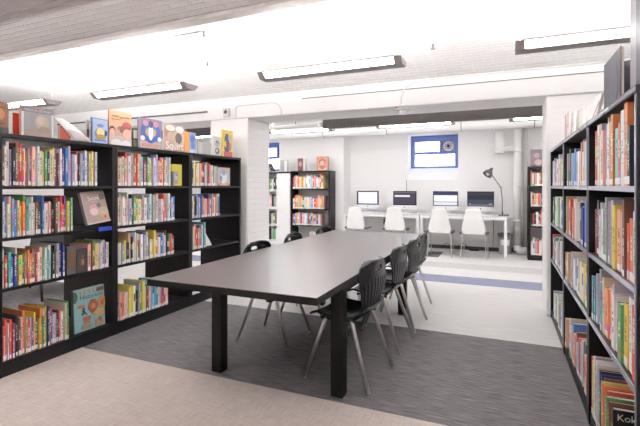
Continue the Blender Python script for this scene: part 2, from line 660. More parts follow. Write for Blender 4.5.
# ================================================================== bookcases and books
PAL = dict(w=(.80, .78, .76), c=(.74, .66, .50), r=(.62, .06, .04), o=(.75, .22, .05), y=(.78, .60, .08), g=(.10, .33, .12), t=(.08, .38, .40),
           b=(.05, .17, .50), n=(.02, .03, .16), p=(.18, .06, .26), l=(.50, .46, .62), k=(.02, .02, .022), e=(.38, .36, .37), m=(.16, .07, .04),
           s=(.78, .40, .36), a=(.55, .36, .20), d=(.30, .03, .05), u=(.28, .50, .72))
CN = dict(w='white', c='cream', r='red', o='orange', y='yellow', g='green', t='teal', b='blue', n='navy', p='purple', l='lilac', k='black',
          e='grey', m='brown', s='salmon pink', a='tan', d='dark red', u='light blue')
ORD1 = ['', 'first', 'second', 'third', 'fourth', 'fifth', 'sixth', 'seventh', 'eighth', 'ninth', 'tenth', 'eleventh', 'twelfth', 'thirteenth',
        'fourteenth', 'fifteenth', 'sixteenth', 'seventeenth', 'eighteenth', 'nineteenth', 'twentieth']


def ordinal(n):
    if n <= 20:
        return ORD1[n]
    t_ = {2: ('twenty', 'twentieth'), 3: ('thirty', 'thirtieth'), 4: ('forty', 'fortieth')}[n // 10]
    return t_[1] if n % 10 == 0 else t_[0] + '-' + ORD1[n % 10]


class Case:
    """bookcase with local frame: x to the viewer's right along its front, y into its depth, z up"""

    def __init__(self, loc, rz, width, height, depth, shelves, label, name='bookcase', group=None, back=False, edge=None, wall=0.028, fr=None):
        self.loc, self.rz, self.w, self.d = Vector(loc), rz, width, depth
        self.m = Matrix.Translation(self.loc) @ Matrix.Rotation(rz, 4, 'Z')
        self.shelves = shelves
        t = self.root = thing(name, label, 'bookcase', loc, rz, group)
        box('side_panel', (0, 0, 0), (wall, depth, height - .028), M_CASE, t, 0.002)
        o = box('side_panel', (width - wall, 0, 0), (width, depth, height - .028), M_CASE, t, 0.002)
        if edge:
            MB().box((width - wall + .003, -.002, .01), (width - .014, .001, height - .03)).build('sheen_strip', edge, o)
            MB().box((.003, -.006, height - .022), (width - .003, -.003, height - .008)).build('sheen_strip', edge, t)
        box('top_panel', (0, -.004, height - .028), (width, depth, height), M_CASE, t, 0.002)
        for i, z in enumerate(shelves[:-1]):
            o = MB().box((wall, .004, z - .022), (width - wall, depth - .004, z), M_CASE).build('shelf', M_CASE, t)
            if edge:
                MB().box((wall, -.002, z - .022), (width - wall, .004, z)).build('sheen_strip', edge, o)
        z = shelves[-1]
        box('plinth', (wall, .006, 0), (width - wall, depth - .006, z - .002), M_CASE, t)
        box('shelf', (wall, .002, z - .002), (width - wall, depth - .004, z), M_CASE, t)
        if back:
            box('back_panel', (wall, depth - .012, shelves[-1]), (width - wall, depth - .004, height - .03), M_CASE if back is True else back, t)

    def world(self, x, y, z):
        return self.m @ Vector((x, y, z))


MASS = []     # the small far books: (matrix, thickness, depth, height, colour)
NBOOK = [0]


def make_book(case, x, th, z, h, dp, col, key, label, group, y=0.01, lean=0.0):
    root = None
    cv = MB()
    t_ = min(.0025, th * .16)
    cv.box((0, 0, 0), (th, t_ * 1.3, h)).box((0, t_ * 1.3, 0), (t_, dp, h)).box((th - t_, t_ * 1.3, 0), (th, dp, h))
    root = cv.build('book', M_BOOK)
    mtx = case.m @ Matrix.Translation((x, y, z)) @ Matrix.Rotation(lean, 4, 'Y')
    root.matrix_world = mtx
    root.color = (*col, 1)
    tag(root, label, 'book', group)
    MB().box((t_, t_ * 1.3, .003), (th - t_, dp - .004, h - .004)).build('pages', M_PAGES, root)
    if rnd.random() < .88:
        MB().box((.0006, -.0008, .006), (th - .0006, 0.0, .006 + rnd.uniform(.022, .034))).build('spine_label', M_LABEL, root)
    NBOOK[0] += 1
    return root


def vary(c, k=.18):
    f = 1 + rnd.uniform(-k, k)
    c = tuple(min(1, max(.008, v * f * (1 + rnd.uniform(-.08, .08)))) for v in c)
    g = sum(c) / 3
    q = rnd.uniform(.0, .22)
    return tuple(v * (1 - q) + g * q for v in c)


def fill(case, shelf, x0, x1, spec, hh=(.20, .29), dd=(.16, .24), where=None, mass=False, start=1, yj=(.004, .03), heights=None, tall=None):
    """a run of upright books from x0 to x1 on a shelf; spec is one colour letter per book"""
    z = case.shelves[shelf] + .0005
    n = len(spec)
    ts = [rnd.uniform(.6, 1.5) for _ in spec]
    k = (x1 - x0 - .0015 * n) / sum(ts)
    x = x0
    for i, ch in enumerate(spec):
        th = ts[i] * k
        up = ch.isupper()
        c = ch.lower()
        h = hh[1] * rnd.uniform(.97, 1.04) if up else rnd.uniform(*hh) if rnd.random() < .8 else rnd.uniform(hh[0], (hh[0] + hh[1]) / 2)
        if heights:
            h = heights[i] if i < len(heights) else h
        dp = rnd.uniform(*dd)
        if up:
            dp = dd[1]
        y = rnd.uniform(*yj)
        if mass:
            MASS.append((case.m @ Matrix.Translation((x, y, z)), th, dp, h, vary(PAL[c])))
        else:
            col = vary(PAL[c])
            lab = '%s book, %s from left on the %s' % (CN[c], ordinal(start + i), where)
            make_book(case, x, th, z, h, dp, col, c, lab, 'books on the ' + where, y)
        x += th + .0015


# ---- left row: three double-sided open-backed cases, fronts facing +X
LX, LH, LD = -3.115, 1.66, 0.62
SH = [1.30, .945, .60, .105]
LY = [1.775, 2.715, 3.690]
LW = [.938, .973, .96]
LN = ['nearest left bookcase', 'middle left bookcase', 'farthest left bookcase']
LL = ['tall black open bookcase nearest on the left, packed with books',
      'tall black open bookcase in the middle of the left row',
      'tall black open bookcase at the far end of the left row']
left = [Case((LX, LY[i], 0), PI / 2, LW[i], LH, LD, SH, LL[i], group='black bookcases along the left') for i in range(3)]

S = ['top shelf', 'second shelf', 'third shelf', 'bottom shelf']


def lx(i, y):
    return y - LY[i]


b0 = left[0]
w0 = [s + ' of the ' + LN[0] for s in S]
fill(b0, 0, .036, lx(0, 2.541), 'mwWlkmRrowremslwcygkcypmwpNblSlwdkelbwtcywl', (.245, .305), where=w0[0])
fill(b0, 1, .036, lx(0, 2.332), 'wBcsubgcyoGtwWcmknbwwsadkmycRrpywgg', (.21, .285), where=w0[1])
fill(b0, 2, .036, lx(0, 2.257), 'WrktbnWyygaoomarwsgwtwkkeWNn', (.20, .265), where=w0[2])
fill(b0, 2, lx(0, 2.462), lx(0, 2.668), 'somgywwlepw', (.21, .25), where=w0[2], start=29)
fill(b0, 3, .036, lx(0, 2.285), 'rrwrdbkmsOarlpykyogcYnampllkrswcg', (.22, .30), (.18, .25), where=w0[3])

b1 = left[1]
w1 = [s + ' of the ' + LN[1] for s in S]
fill(b1, 0, .036, lx(1, 3.405), 'swcsrwemwroeudkgyNlulsrwoclgw', (.24, .31), where=w1[0])
fill(b1, 1, .036, lx(1, 3.470), 'cacwsWlkgycoewmluwecslwrolwnwb', (.22, .285), where=w1[1])
fill(b1, 2, .036, lx(1, 3.450), 'wweykakwWcmwblekcyYowbulmkgrd', (.18, .27), mass=True)
fill(b1, 3, .036, lx(1, 3.380), 'asoswyywkegYcmgswutbwlrdwa', (.22, .30), mass=True)

b2 = left[2]
fill(b2, 0, .036, lx(2, 4.170), 'kwcylwsrkmwedsowngwe', (.22, .28), mass=True)
fill(b2, 1, .036, lx(2, 4.236), 'wwmkulwbeoswrnwesrwoebw', (.20, .265), mass=True)
fill(b2, 2, .036, lx(2, 3.954), 'gcwsroedbwt', (.22, .29), mass=True)
fill(b2, 3, .036, lx(2, 3.92), 'bwnlwmb', (.19, .24), mass=True)

# ---- right row: cases facing -X; local x runs from the far end towards the viewer
RX = .425
RE = [4.80, 3.80, 2.745]
RW = [.995, 1.05, .945]
RN = ['farthest right bookcase', 'middle right bookcase', 'nearest right bookcase']
RL = ['tall black bookcase at the far end of the right row beside the white pillar',
      'tall black bookcase in the middle of the right row',
      'tall black bookcase nearest on the right, its end cut by the picture edge']
M_EDGE_SHEEN = mat('painted_edge_sheen', (0.50, 0.50, 0.60), 0.25, metal=0.5)  # reflection on the black shelf fronts put into the strip colour
right = [Case((RX, RE[i], 0), -PI / 2, RW[i], 1.655, .62, [1.30, .94, .585, .075], RL[i], group='black bookcases along the right', edge=M_EDGE_SHEEN) for i in range(3)]
r2 = right[2]
w2 = [s + ' of the ' + RN[2] for s in S]
fill(r2, 0, .05, .86, 'wwlrcEwsElwaoktrwOkN', (.22, .31), (.18, .25), where=w2[0])
fill(r2, 1, .05, .88, 'dkewlwgbElEeyscwMgrow', (.20, .30), (.18, .25), where=w2[1])
fill(r2, 2, .05, .88, 'ttlewytcoswlwcwgywwr', (.22, .30), (.18, .25), where=w2[2])
fill(r2, 3, .05, .462, 'rywewcbknmyorgmk', (.20, .30), (.18, .25), where=w2[3],
     heights=[.31, .30, .33, .34, .33, .31, .30, .31, .30, .29, .28, .27, .26, .245, .235, .22])
r1 = right[1]
fill(r1, 0, .05, .97, 'cwekwugwblwyoweycwn', (.21, .29), mass=True)
fill(r1, 1, .05, .99, 'owacwrwwsocwewkwnwbl', (.21, .29), mass=True)
fill(r1, 2, .05, .95, 'mawlwbwecwyyn', (.20, .28), mass=True)
fill(r1, 3, .05, .95, 'awcywboswmlrewksr', (.20, .28), mass=True)
r0 = right[0]
fill(r0, 0, .05, .95, 'gwlurskwwlcwgwrw', (.21, .28), mass=True)
fill(r0, 1, .05, .93, 'bgabwnwgycwnbwe', (.21, .28), mass=True)
fill(r0, 2, .05, .92, 'rsbwgwwgebwlw', (.20, .26), mass=True)
fill(r0, 3, .05, .92, 'lbwwgwewabwwg', (.20, .28), mass=True)

# ---- back of the room
bb = Case((-4.355, 8.45, 0), 0, .95, 1.63, .31, [1.24, .80, .44, .10], 'black bookcase against the back wall left of the desks', wall=.045)
fill(bb, 0, .05, .78, ('rsewsocyocwewcuw' * 2)[:24], (.24, .33), mass=True)
fill(bb, 1, .05, .80, ('wroscyosgwcwwsub' * 2)[:24], (.22, .31), mass=True)
fill(bb, 2, .05, .72, ('rbuoylbrwswuek' * 2)[:24], (.22, .29), mass=True)
fill(bb, 3, .45, .85, 'ewkesw', (.18, .22), mass=True)
fr_ = Case((0.385, 8.33, 0), 0, .95, 1.64, .32, [1.30, .94, .595, .09], 'narrow looking black bookcase at the far right behind the pillar', wall=.04, back=mat('pale_back_board', (.45, .43, .42), .6))
fill(fr_, 0, .05, .90, 'owrawomcwdbwwork' * 2, (.21, .28), mass=True)
fill(fr_, 1, .05, .90, 'woawremwoswlbwky' * 2, (.21, .28), mass=True)
fill(fr_, 2, .05, .90, 'krkwerwamowpwrwb' * 2, (.21, .28), mass=True)
fill(fr_, 3, .05, .90, 'wwlorwwewlbwgwsa' * 2, (.22, .34), mass=True)
# white panelled case left of it
t = thing('cabinet', 'pale cabinet with a plain white panel beside the back bookcase', 'cabinet', (-5.45, 8.42, 0))
box('top_panel', (0, -.01, 1.585), (1.09, .33, 1.615), M_CASE, t)
box('white_panel', (.765, 0, .06), (1.09, .03, 1.585), M_WHITE, t)
box('side_panel', (0, 0, 0), (.03, .33, 1.585), M_WHITE, t)
box('side_panel', (1.06, .03, 0), (1.09, .33, 1.585), M_WHITE, t)
box('back_panel', (.03, .31, .06), (1.06, .33, 1.585), M_WHITE, t)
box('plinth', (.03, .01, 0), (1.06, .33, .06), M_WHITE, t)
for z in (.42, .80, 1.20):
    box('shelf', (.03, .01, z - .02), (1.06, .31, z), M_WHITE, t)


class P:
    pass


cabf = P()
cabf.m = Matrix.Translation((-5.45, 8.42, 0))
cabf.shelves = [1.20, .80, .42, .06]
for s_, sp in enumerate(('egkewmgwekg', 'segwewskew', 'gkemgkewgm', 'kewgmkegw')):
    fill(cabf, s_, .30, .75, sp, (.22, .32), mass=True, yj=(.03, .06))

# one object for the several hundred small books of the farther cases
me = bpy.data.meshes.new('books')
V, Fc, Cl = [], [], []
for mtx, th, dp, h, col in MASS:
    def add(a, b_, c):
        i0 = len(V)
        for co in ((a[0], a[1], a[2]), (b_[0], a[1], a[2]), (b_[0], b_[1], a[2]), (a[0], b_[1], a[2]),
                   (a[0], a[1], b_[2]), (b_[0], a[1], b_[2]), (b_[0], b_[1], b_[2]), (a[0], b_[1], b_[2])):
            V.append(mtx @ Vector(co))
        for f in ((3, 2, 1, 0), (4, 5, 6, 7), (0, 1, 5, 4), (1, 2, 6, 5), (2, 3, 7, 6), (3, 0, 4, 7)):
            Fc.append([i0 + q for q in f])
            Cl.append(c)
    t_ = min(.0025, th * .16)
    zb = [h * rnd.uniform(.12, .2), h * rnd.uniform(.35, .6), h * rnd.uniform(.62, .85), h]
    add((0, 0, 0), (th, t_, h), col)
    add((0, t_, 0), (t_, dp, h), col)
    add((th - t_, t_, 0), (th, dp, h), col)
    add((t_, t_, .003), (th - t_, dp - .004, h - .004), (.72, .66, .56))
    add((.0006, -.0009, .005), (th - .0006, 0, .005 + rnd.uniform(.02, .034)), (.82, .82, .81) if mtx.translation.x < -2 and mtx.translation.y < 6 else rnd.choice([(.82, .82, .81)] * 5 + [(.08, .5, .15)]))
    if rnd.random() < .6:
        c2 = vary(PAL[rnd.choice('wcroybnkewww')])
        add((th * .2, -.0007, zb[1]), (th * .8, 0, zb[2]), c2)
me.from_pydata([tuple(v) for v in V], [], Fc)
at = me.attributes.new('tint', 'FLOAT_COLOR', 'FACE')
for i, c in enumerate(Cl):
    at.data[i].color = (*c, 1)
me.materials.append(M_BOOKS)
bo = bpy.data.objects.new('shelved_books', me)
C.objects.link(bo)
bo['kind'] = 'stuff'
tag(bo, 'rows of small mixed books filling the farther bookcases', 'books')


# ================================================================== displayed books
def art_mesh(items, w, h, parent, y0=-.0012):
    mb_ = MB()
    texts = []
    MX = Matrix(((1, 0, 0, 0), (0, 0, -1, 0), (0, 1, 0, 0), (0, 0, 0, 1)))   # (x, z, out)
    k = 0
    for it in items:
        k += 1
        a, b_ = 0.0, .0006 + .0004 * k
        if it[0] == 'e':
            _, cx, cz, rx, rz, col = it
            mb_.prism([(min(w, max(0, w * (cx + rx * math.cos(q)))), min(h, max(0, h * cz + w * rz * math.sin(q)))) for q in [2 * PI * i / 22 for i in range(22)]], a, b_, flat(col), MX)
        elif it[0] == 'r':
            _, x0, z0, x1, z1, col = it
            mb_.prism([(w * x0, h * z0), (w * x1, h * z0), (w * x1, h * z1), (w * x0, h * z1)], a, b_, flat(col), MX)
        elif it[0] == 'p':
            mb_.prism([(w * x, h * z) for x, z in it[1]], a, b_, flat(it[2]), MX)
        elif it[0] == 't':
            texts.append((it, b_ + .001))
    if mb_.bm.faces:
        mb_.build('cover_art', None, parent)
    for (_, txt, x, z, size, col), off in texts:
        text_mesh(txt, size * w, flat(col), parent, (w * x, -off, h * z))


def display_book(label, loc, rz, w, h, col, art=(), spine=None, th=.014, lean=0.0, opened=38, group='books displayed face out', roll=0.0, name='book'):
    """book standing open with its front cover to local -y; origin at the bottom left of the cover"""
    t_ = thing(name, label, 'book', loc, rz, group)
    loc = (loc[0], loc[1], loc[2] + math.sin(lean) * (th + .008) + abs(math.sin(roll)) * w * (1 if roll < 0 else 0))
    t_.matrix_world = Matrix.Translation(loc) @ Matrix.Rotation(rz, 4, 'Z') @ Matrix.Rotation(-lean, 4, 'X') @ Matrix.Rotation(roll, 4, 'Y')
    f = MB().box((0, 0, 0), (w, .003, h)).build('front_cover', flat(col), t_)
    MB().box((.003, .003, .004), (w - .005, .003 + th * .8, h - .004)).build('pages', M_PAGES, t_)
    a = R(opened)
    if opened:
        bc = MB().box((0, 0, 0), (w, .003, h)).build('back_cover', flat(spine or col), t_)
        bc.location = (0, th, 0)
        bc.rotation_euler = (0, 0, a)
    else:
        MB().box((0, .003 + th * .8, 0), (w, .006 + th * .8, h)).build('back_cover', flat(spine or col), t_)
    MB().box((-.004, 0, 0), (0.0, th, h)).build('spine', flat(spine or col), t_)
    if art:
        art_mesh(art, w, h, f)
    return t_


TZ = LH + .0005
DX = LX - .10      # displayed just behind the front edge of the top


def topbook(y0, y1, htop, *a, x=DX, **k):
    q = x / -3.105
    return display_book(a[0], (x, y0 * q, TZ), PI / 2, (y1 - y0) * q, 1.3 + (htop - 1.3) * q - LH, *a[1:], **k)


topbook(1.60, 1.835, 1.865, 'brown and black book at the left end of the left bookcase tops', (.22, .09, .04),
        [('r', 0, 0, 1, .22, (.03, .02, .02)), ('e', .6, .62, .3, .22, (.50, .20, .06)), ('r', .1, .30, .9, .36, (.10, .05, .03)), ('r', .1, .8, .9, .86, (.12, .05, .03))])
topbook(1.862, 1.905, 1.805, 'small red book standing beside the grey picture book', (.62, .09, .03), x=DX - .16, opened=0, spine=(.80, .78, .76))
topbook(1.915, 2.155, 1.872, 'grey picture book with a pale lion shape and red spine', (.40, .38, .40),
        [('r', .06, .04, .96, .80, (.42, .41, .44)), ('r', .02, .02, .08, .80, (.80, .78, .78)), ('r', .92, .02, .98, .80, (.80, .78, .78)), ('r', .10, .04, .92, .26, (.44, .33, .28)),
         ('e', .62, .50, .22, .24, (.62, .50, .38)), ('e', .58, .56, .12, .13, (.74, .66, .54)), ('e', .70, .28, .18, .10, (.40, .29, .24)),
         ('r', .02, .80, .98, .985, (.25, .22, .25)), ('r', .3, .94, .7, .975, (.62, .25, .20)), ('t', 'MAGICAL BESTIARY', .5, .835, .092, (.75, .73, .74))], spine=(.55, .10, .12))
topbook(2.43, 2.455, 1.84, 'thin pale book with a tan oval beside the blue book', (.84, .80, .74), [('e', .5, .45, .8, 1.4, (.55, .40, .26))], x=DX - .10, opened=0)
# open magazine flopping over, seen as a slanted sheet
t = thing('magazine', 'white magazine leaning open and flopped sideways on bookcase top', 'magazine', (DX, 2.245, TZ), PI / 2)


def sheet(u, v, out):
    x = (.13 * (1 - v)) * (1 - u) + (.30 - .15 * v) * u
    z = .005 + v * (.172 - .035 * u) + .016 * math.sin(PI * u) * v
    return Vector((x, -.03 + .09 * v - .035 * math.sin(PI * v * .6) - out, z))


o = MB().grid(lambda u, v: sheet(u, v, 0), 12, 10, flat((.84, .82, .80))).build('front_cover', None, t)
o.modifiers.new('thickness', 'SOLIDIFY').thickness = .004
o = MB().grid(lambda u, v: sheet(.06 + u * .88, .05 + v * .42, .004), 12, 6, flat((.70, .60, .60))).build('cover_picture', None, t)
o.modifiers.new('thickness', 'SOLIDIFY').thickness = .001
topbook(2.20, 2.29, 1.76, 'red and tan book half hidden behind the flopped magazine', (.68, .14, .08), x=DX - .17, spine=(.45, .36, .28), opened=20)
topbook(2.478, 2.632, 1.865, 'blue picture book with a round yellow picture on bookcase top', (.30, .45, .72),
        [('r', .06, .05, .94, .95, (.42, .56, .80)), ('e', .5, .80, .36, .11, (.72, .62, .78)), ('e', .5, .72, .22, .10, (.20, .32, .66)), ('e', .52, .40, .36, .34, (.42, .32, .12)), ('e', .52, .47, .26, .24, (.86, .76, .45)), ('e', .52, .30, .30, .12, (.60, .38, .12)),
         ('e', .85, .45, .09, .16, (.05, .07, .2)), ('r', .15, .12, .85, .19, (.25, .38, .70))], spine=(.05, .07, .22))
topbook(2.645, 2.880, 1.955, 'large orange picture book showing two round faces and red hat', (.80, .48, .30),
        [('r', 0, 0, 1, .30, (.74, .66, .64)), ('r', 0, .30, 1, .55, (.78, .52, .42)), ('e', .12, .43, .14, .17, (.10, .07, .08)), ('e', .13, .38, .12, .15, (.80, .48, .36)), ('e', .34, .36, .10, .10, (.78, .50, .38)), ('e', .46, .52, .11, .08, (.55, .22, .16)),
         ('e', .78, .60, .21, .16, (.62, .16, .14)), ('r', .52, .52, .98, .58, (.46, .12, .12)), ('e', .58, .48, .13, .13, (.28, .14, .12)), ('e', .78, .36, .20, .20, (.80, .48, .38)), ('e', .3, .08, .25, .16, (.80, .74, .72)), ('e', .72, .05, .25, .18, (.82, .78, .80)),
         ('r', .14, .83, .42, .87, (.50, .28, .12)), ('r', .48, .81, .66, .85, (.55, .32, .14)), ('r', .72, .82, .90, .86, (.52, .30, .14)), ('r', .10, .75, .5, .78, (.70, .40, .2))], spine=(.70, .30, .16))
topbook(2.90, 2.955, 1.83, 'thin dark book standing edge on beside the orange picture book', (.06, .07, .05), [('r', .1, .5, .9, .9, (.80, .78, .74)), ('r', .1, .1, .9, .4, (.20, .22, .10))], x=DX - .03, opened=0)
topbook(2.965, 3.255, 1.94, 'purple and blue picture book with a white bearded figure', (.32, .28, .36),
        [('r', .04, .28, .96, .97, (.34, .24, .32)), ('r', .04, .02, .96, .26, (.66, .54, .50)), ('e', .22, .55, .14, .26, (.10, .16, .45)), ('e', .80, .55, .14, .26, (.10, .16, .45)), ('e', .5, .42, .24, .22, (.06, .13, .42)), ('e', .5, .60, .26, .26, (.10, .22, .52)), ('e', .36, .56, .09, .12, (.70, .42, .26)), ('e', .64, .56, .09, .12, (.70, .42, .26)),
         ('e', .5, .56, .10, .26, (.86, .84, .84)), ('e', .5, .82, .10, .12, (.12, .09, .16)), ('e', .28, .84, .12, .09, (.60, .30, .44)), ('e', .72, .84, .12, .09, (.60, .30, .44)), ('r', .15, .10, .85, .18, (.72, .36, .32)), ('e', .15, .35, .09, .08, (.80, .78, .80)), ('e', .88, .36, .08, .08, (.80, .78, .80))], spine=(.40, .36, .44))
topbook(3.285, 3.580, 1.925, 'pinkish picture book with big white letters and round badger face', (.66, .46, .36),
        [('e', .22, .72, .20, .22, (.56, .28, .22)), ('e', .30, .56, .16, .16, (.70, .52, .42)), ('e', .72, .52, .30, .30, (.76, .60, .42)), ('e', .70, .52, .17, .19, (.20, .15, .15)), ('e', .30, .86, .22, .10, (.80, .74, .70)), ('e', .75, .85, .2, .12, (.80, .76, .74)), ('r', 0, 0, 1, .06, (.58, .34, .26)),
         ('t', 'Squirt', .5, .10, .36, (.88, .87, .86))], spine=(.72, .66, .62))
topbook(3.60, 3.765, 1.88, 'orange spined book with a blue patterned cover', (.36, .44, .72),
        [('r', 0, 0, .34, 1, (.80, .36, .10)), ('e', .64, .70, .20, .28, (.14, .26, .66)), ('e', .70, .40, .18, .22, (.18, .30, .70)), ('r', .40, .05, .95, .20, (.60, .64, .80))], spine=(.80, .36, .10))
topbook(3.80, 4.03, 1.79, 'pale grey book standing low between blue and sketched books', (.62, .62, .62), [('r', .35, .06, .95, .92, (.55, .54, .55)), ('e', .2, .5, .12, .3, (.70, .70, .70))], x=DX - .04)
topbook(4.075, 4.215, 1.88, 'white book with a black and grey sketched figure', (.78, .77, .76),
        opened=18, art=[('e', .5, .65, .32, .30, (.52, .52, .52)), ('e', .45, .74, .10, .12, (.15, .15, .15)), ('e', .68, .70, .08, .1, (.3, .3, .3)), ('e', .5, .28, .30, .28, (.18, .17, .17)), ('e', .45, .30, .12, .12, (.75, .75, .75))], x=DX - .01)
topbook(4.25, 4.46, 1.98, 'tall yellow book with a dark and red figure by pillar', (.82, .58, .14),
        [('r', .10, .0, .95, .22, (.70, .14, .16)), ('e', .40, .62, .22, .40, (.10, .09, .16)), ('e', .40, .35, .26, .26, (.14, .10, .14)), ('e', .70, .72, .18, .22, (.62, .54, .46)), ('e', .68, .40, .14, .26, (.44, .22, .30)), ('e', .25, .48, .08, .2, (.80, .55, .1))], spine=(.80, .62, .16))

# displayed inside the left cases
IN = LX - .045
o = display_book('dusky pink book with a rose picture tilted on second shelf', (LX - .006, 2.455, SH[1] + .004), PI / 2, .222, .275, (.40, .29, .25),
                 [('e', .44, .42, .28, .22, (.68, .38, .40)), ('e', .38, .36, .18, .14, (.80, .60, .60)), ('e', .78, .30, .22, .22, (.55, .42, .30)), ('e', .86, .80, .12, .13, (.12, .10, .10)), ('e', .64, .54, .09, .09, (.10, .07, .06)),
                  ('e', .78, .16, .16, .10, (.62, .32, .20)), ('e', .80, .16, .06, .06, (.20, .10, .08)), ('r', 0, 0, 1, .05, (.60, .50, .46)), ('r', .05, .665, .6, .68, (.70, .64, .58)), ('t', 'Sucré', .46, .72, .22, (.86, .80, .74))],
                 lean=.22, roll=-.10, opened=0, th=.03, spine=(.30, .24, .26))
tag(MB().box((0, 0, 0), (.13, .004, .030)).box((0, .004, .026), (.13, .05, .030)).build('shelf_label_holder', M_BLUEP, None, (LX + .0065, 2.545, SH[1] - .024), (0, 0, PI / 2)),
    'blue plastic label holder clipped under the dusky pink book', 'label holder')
display_book('tall teal book titled Historium with terracotta pots and figures', (IN, 2.365, SH[3] + .003), PI / 2, .285, .345, (.30, .50, .52),
             [('e', .03, .83, .09, .16, (.06, .14, .07)), ('r', .20, .86, .23, .93, (.46, .20, .10)), ('r', .34, .86, .37, .93, (.46, .20, .10)), ('r', .48, .86, .51, .93, (.46, .20, .10)), ('r', .62, .86, .65, .93, (.46, .20, .10)),
              ('e', .215, .94, .035, .03, (.62, .35, .20)), ('e', .355, .94, .035, .03, (.62, .35, .20)), ('e', .495, .94, .035, .03, (.62, .35, .20)), ('e', .635, .94, .035, .03, (.62, .35, .20)), ('r', .74, .86, .97, .96, (.16, .09, .06)),
              ('e', .22, .60, .12, .05, (.50, .25, .14)), ('r', .16, .58, .30, .60, (.35, .16, .10)), ('e', .60, .54, .16, .18, (.42, .13, .06)), ('r', .52, .66, .68, .70, (.36, .11, .06)), ('r', .55, .38, .65, .42, (.25, .08, .04)), ('e', .60, .54, .07, .08, (.60, .28, .14)),
              ('e', .90, .58, .13, .19, (.60, .30, .10)), ('e', .90, .58, .06, .09, (.40, .18, .06)), ('p', [(.30, .52), (.34, .44), (.40, .38), (.37, .37), (.31, .42), (.24, .38), (.22, .40), (.28, .45), (.24, .48)], (.03, .06, .06)), ('e', .30, .53, .025, .03, (.03, .05, .05)),
              ('r', .62, .30, .96, .40, (.68, .38, .14)), ('r', .28, .24, .50, .33, (.38, .15, .08)), ('r', .31, .16, .47, .24, (.45, .20, .10)), ('e', .38, .09, .17, .10, (.26, .36, .36)), ('e', .36, .09, .10, .06, (.48, .22, .12)), ('r', .66, .05, .68, .20, (.50, .22, .10)), ('e', .82, .11, .09, .09, (.60, .28, .12)), ('e', .82, .18, .05, .07, (.40, .16, .08)),
              ('t', 'Historium', .54, .755, .185, (.02, .05, .07))], lean=.05, opened=0, th=.03, spine=(.08, .10, .10))
display_book('dark grey book facing out on third shelf of nearest left bookcase', (IN + .01, 2.295, SH[2] + .003), PI / 2, .085, .22, (.10, .10, .10), [('r', .1, .2, .9, .8, (.16, .09, .05))], opened=0, th=.02)
display_book('black book with tan emblem facing out on third shelf', (IN + .02, 2.375, SH[2] + .003), PI / 2, .09, .19, (.05, .045, .045), [('r', .35, .30, .65, .55, (.40, .22, .10)), ('e', .5, .68, .08, .08, (.40, .22, .10))], opened=0, th=.02)
display_book('yellow book with grey print facing out on middle left bookcase', (IN, 3.455, SH[0] + .003), PI / 2, .15, .225, (.78, .66, .08),
             [('r', .08, .10, .62, .66, (.42, .42, .45)), ('e', .42, .40, .14, .20, (.66, .66, .68)), ('e', .45, .48, .06, .06, (.16, .16, .18))], opened=0)
display_book('picture book with pale figure and orange border on farthest left bookcase', (IN, 4.21, SH[0] + .003), PI / 2, .27, .225, (.62, .26, .16),
             [('r', .06, .12, .94, .95, (.58, .60, .66)), ('e', .5, .45, .24, .30, (.78, .80, .84)), ('e', .5, .72, .16, .14, (.40, .46, .60)), ('r', .2, .02, .8, .09, (.80, .55, .30)), ('e', .3, .4, .08, .14, (.25, .30, .45))], opened=0)
o = MB().prism([(0, 0), (.10, 0), (.02, .17), (-.08, .17)], 0, .004, None, Matrix(((1, 0, 0, 0), (0, .25, 1, 0), (0, 1, 0, 0), (0, 0, 0, 1)))).box((0, .0045, 0), (.10, .06, .004)).build('sign_card', M_PAPER)
o.matrix_world = Matrix.Translation((IN - .02, 4.04, SH[2] + .002)) @ Matrix.Rotation(PI / 2, 4, 'Z')
tag(o, 'blank white card propped on the farthest left bookcase', 'card')
tag(MB().box((0, 0, 0), (.022, .10, .15)).build('book_end', M_GREY, None, (LX - .004, 3.415, SH[0] + .0005), (0, 0, PI / 2)), 'grey book end beside the yellow book', 'book end')

# printed title on the front-most black book, bottom right
kk = None
for o in bpy.data.objects:
    if o.get('label', '') == 'black book, sixteenth from left on the bottom shelf of the nearest right bookcase':
        kk = o
if kk:
    kw = kk.dimensions
    xw = max(v.co.x for v in kk.data.vertices)
    hw = max(v.co.z for v in kk.data.vertices)
    text_mesh('Kok', .043, flat((.80, .76, .72)), kk, (xw + .0012, .014, hw - .046), (PI / 2, 0, PI / 2), align='LEFT')
    kk['label'] = 'black book titled Kok in white at the near end of bottom shelf'

# on top of the right cases
RZ = 1.6555
display_book('dark navy book standing open on the nearest right bookcase', (.50, 2.745, RZ), -PI / 2, .36, .30, (.035, .03, .055), [('e', .6, .5, .25, .3, (.06, .05, .09))], opened=50, group='books on top of the right bookcases')
display_book('tall lilac grey book standing at the near end of right bookcase', (.475, 2.105, RZ), -PI / 2, .28, .50, (.36, .33, .38), [('r', .30, 0, 1, 1, (.06, .05, .08))], opened=30, group='books on top of the right bookcases')
for k, (y, w_, h_, c_, lb) in enumerate([(4.55, .05, .30, (.72, .38, .46), 'slim pink book upright on top of the farthest right bookcase'),
                                         (4.42, .16, .30, (.80, .70, .72), 'pale pink patterned book on top of the farthest right bookcase'),
                                         (4.10, .14, .25, (.82, .79, .77), 'white book with grey spots on top of the farthest right bookcase'),
                                         (3.74, .20, .20, (.84, .82, .80), 'white book standing on top of the middle right bookcase'),
                                         (3.35, .22, .17, (.82, .80, .80), 'low white book standing on top of the middle right bookcase')]):
    display_book(lb, (.52, y, RZ), -PI / 2, w_, h_, c_, [('e', .35, .6, .16, .14, (.66, .52, .52)), ('e', .7, .3, .14, .16, (.70, .60, .58))] if k in (1, 2) else [('r', .1, .1, .9, .2, (.7, .66, .66))], opened=25, group='books on top of the right bookcases')
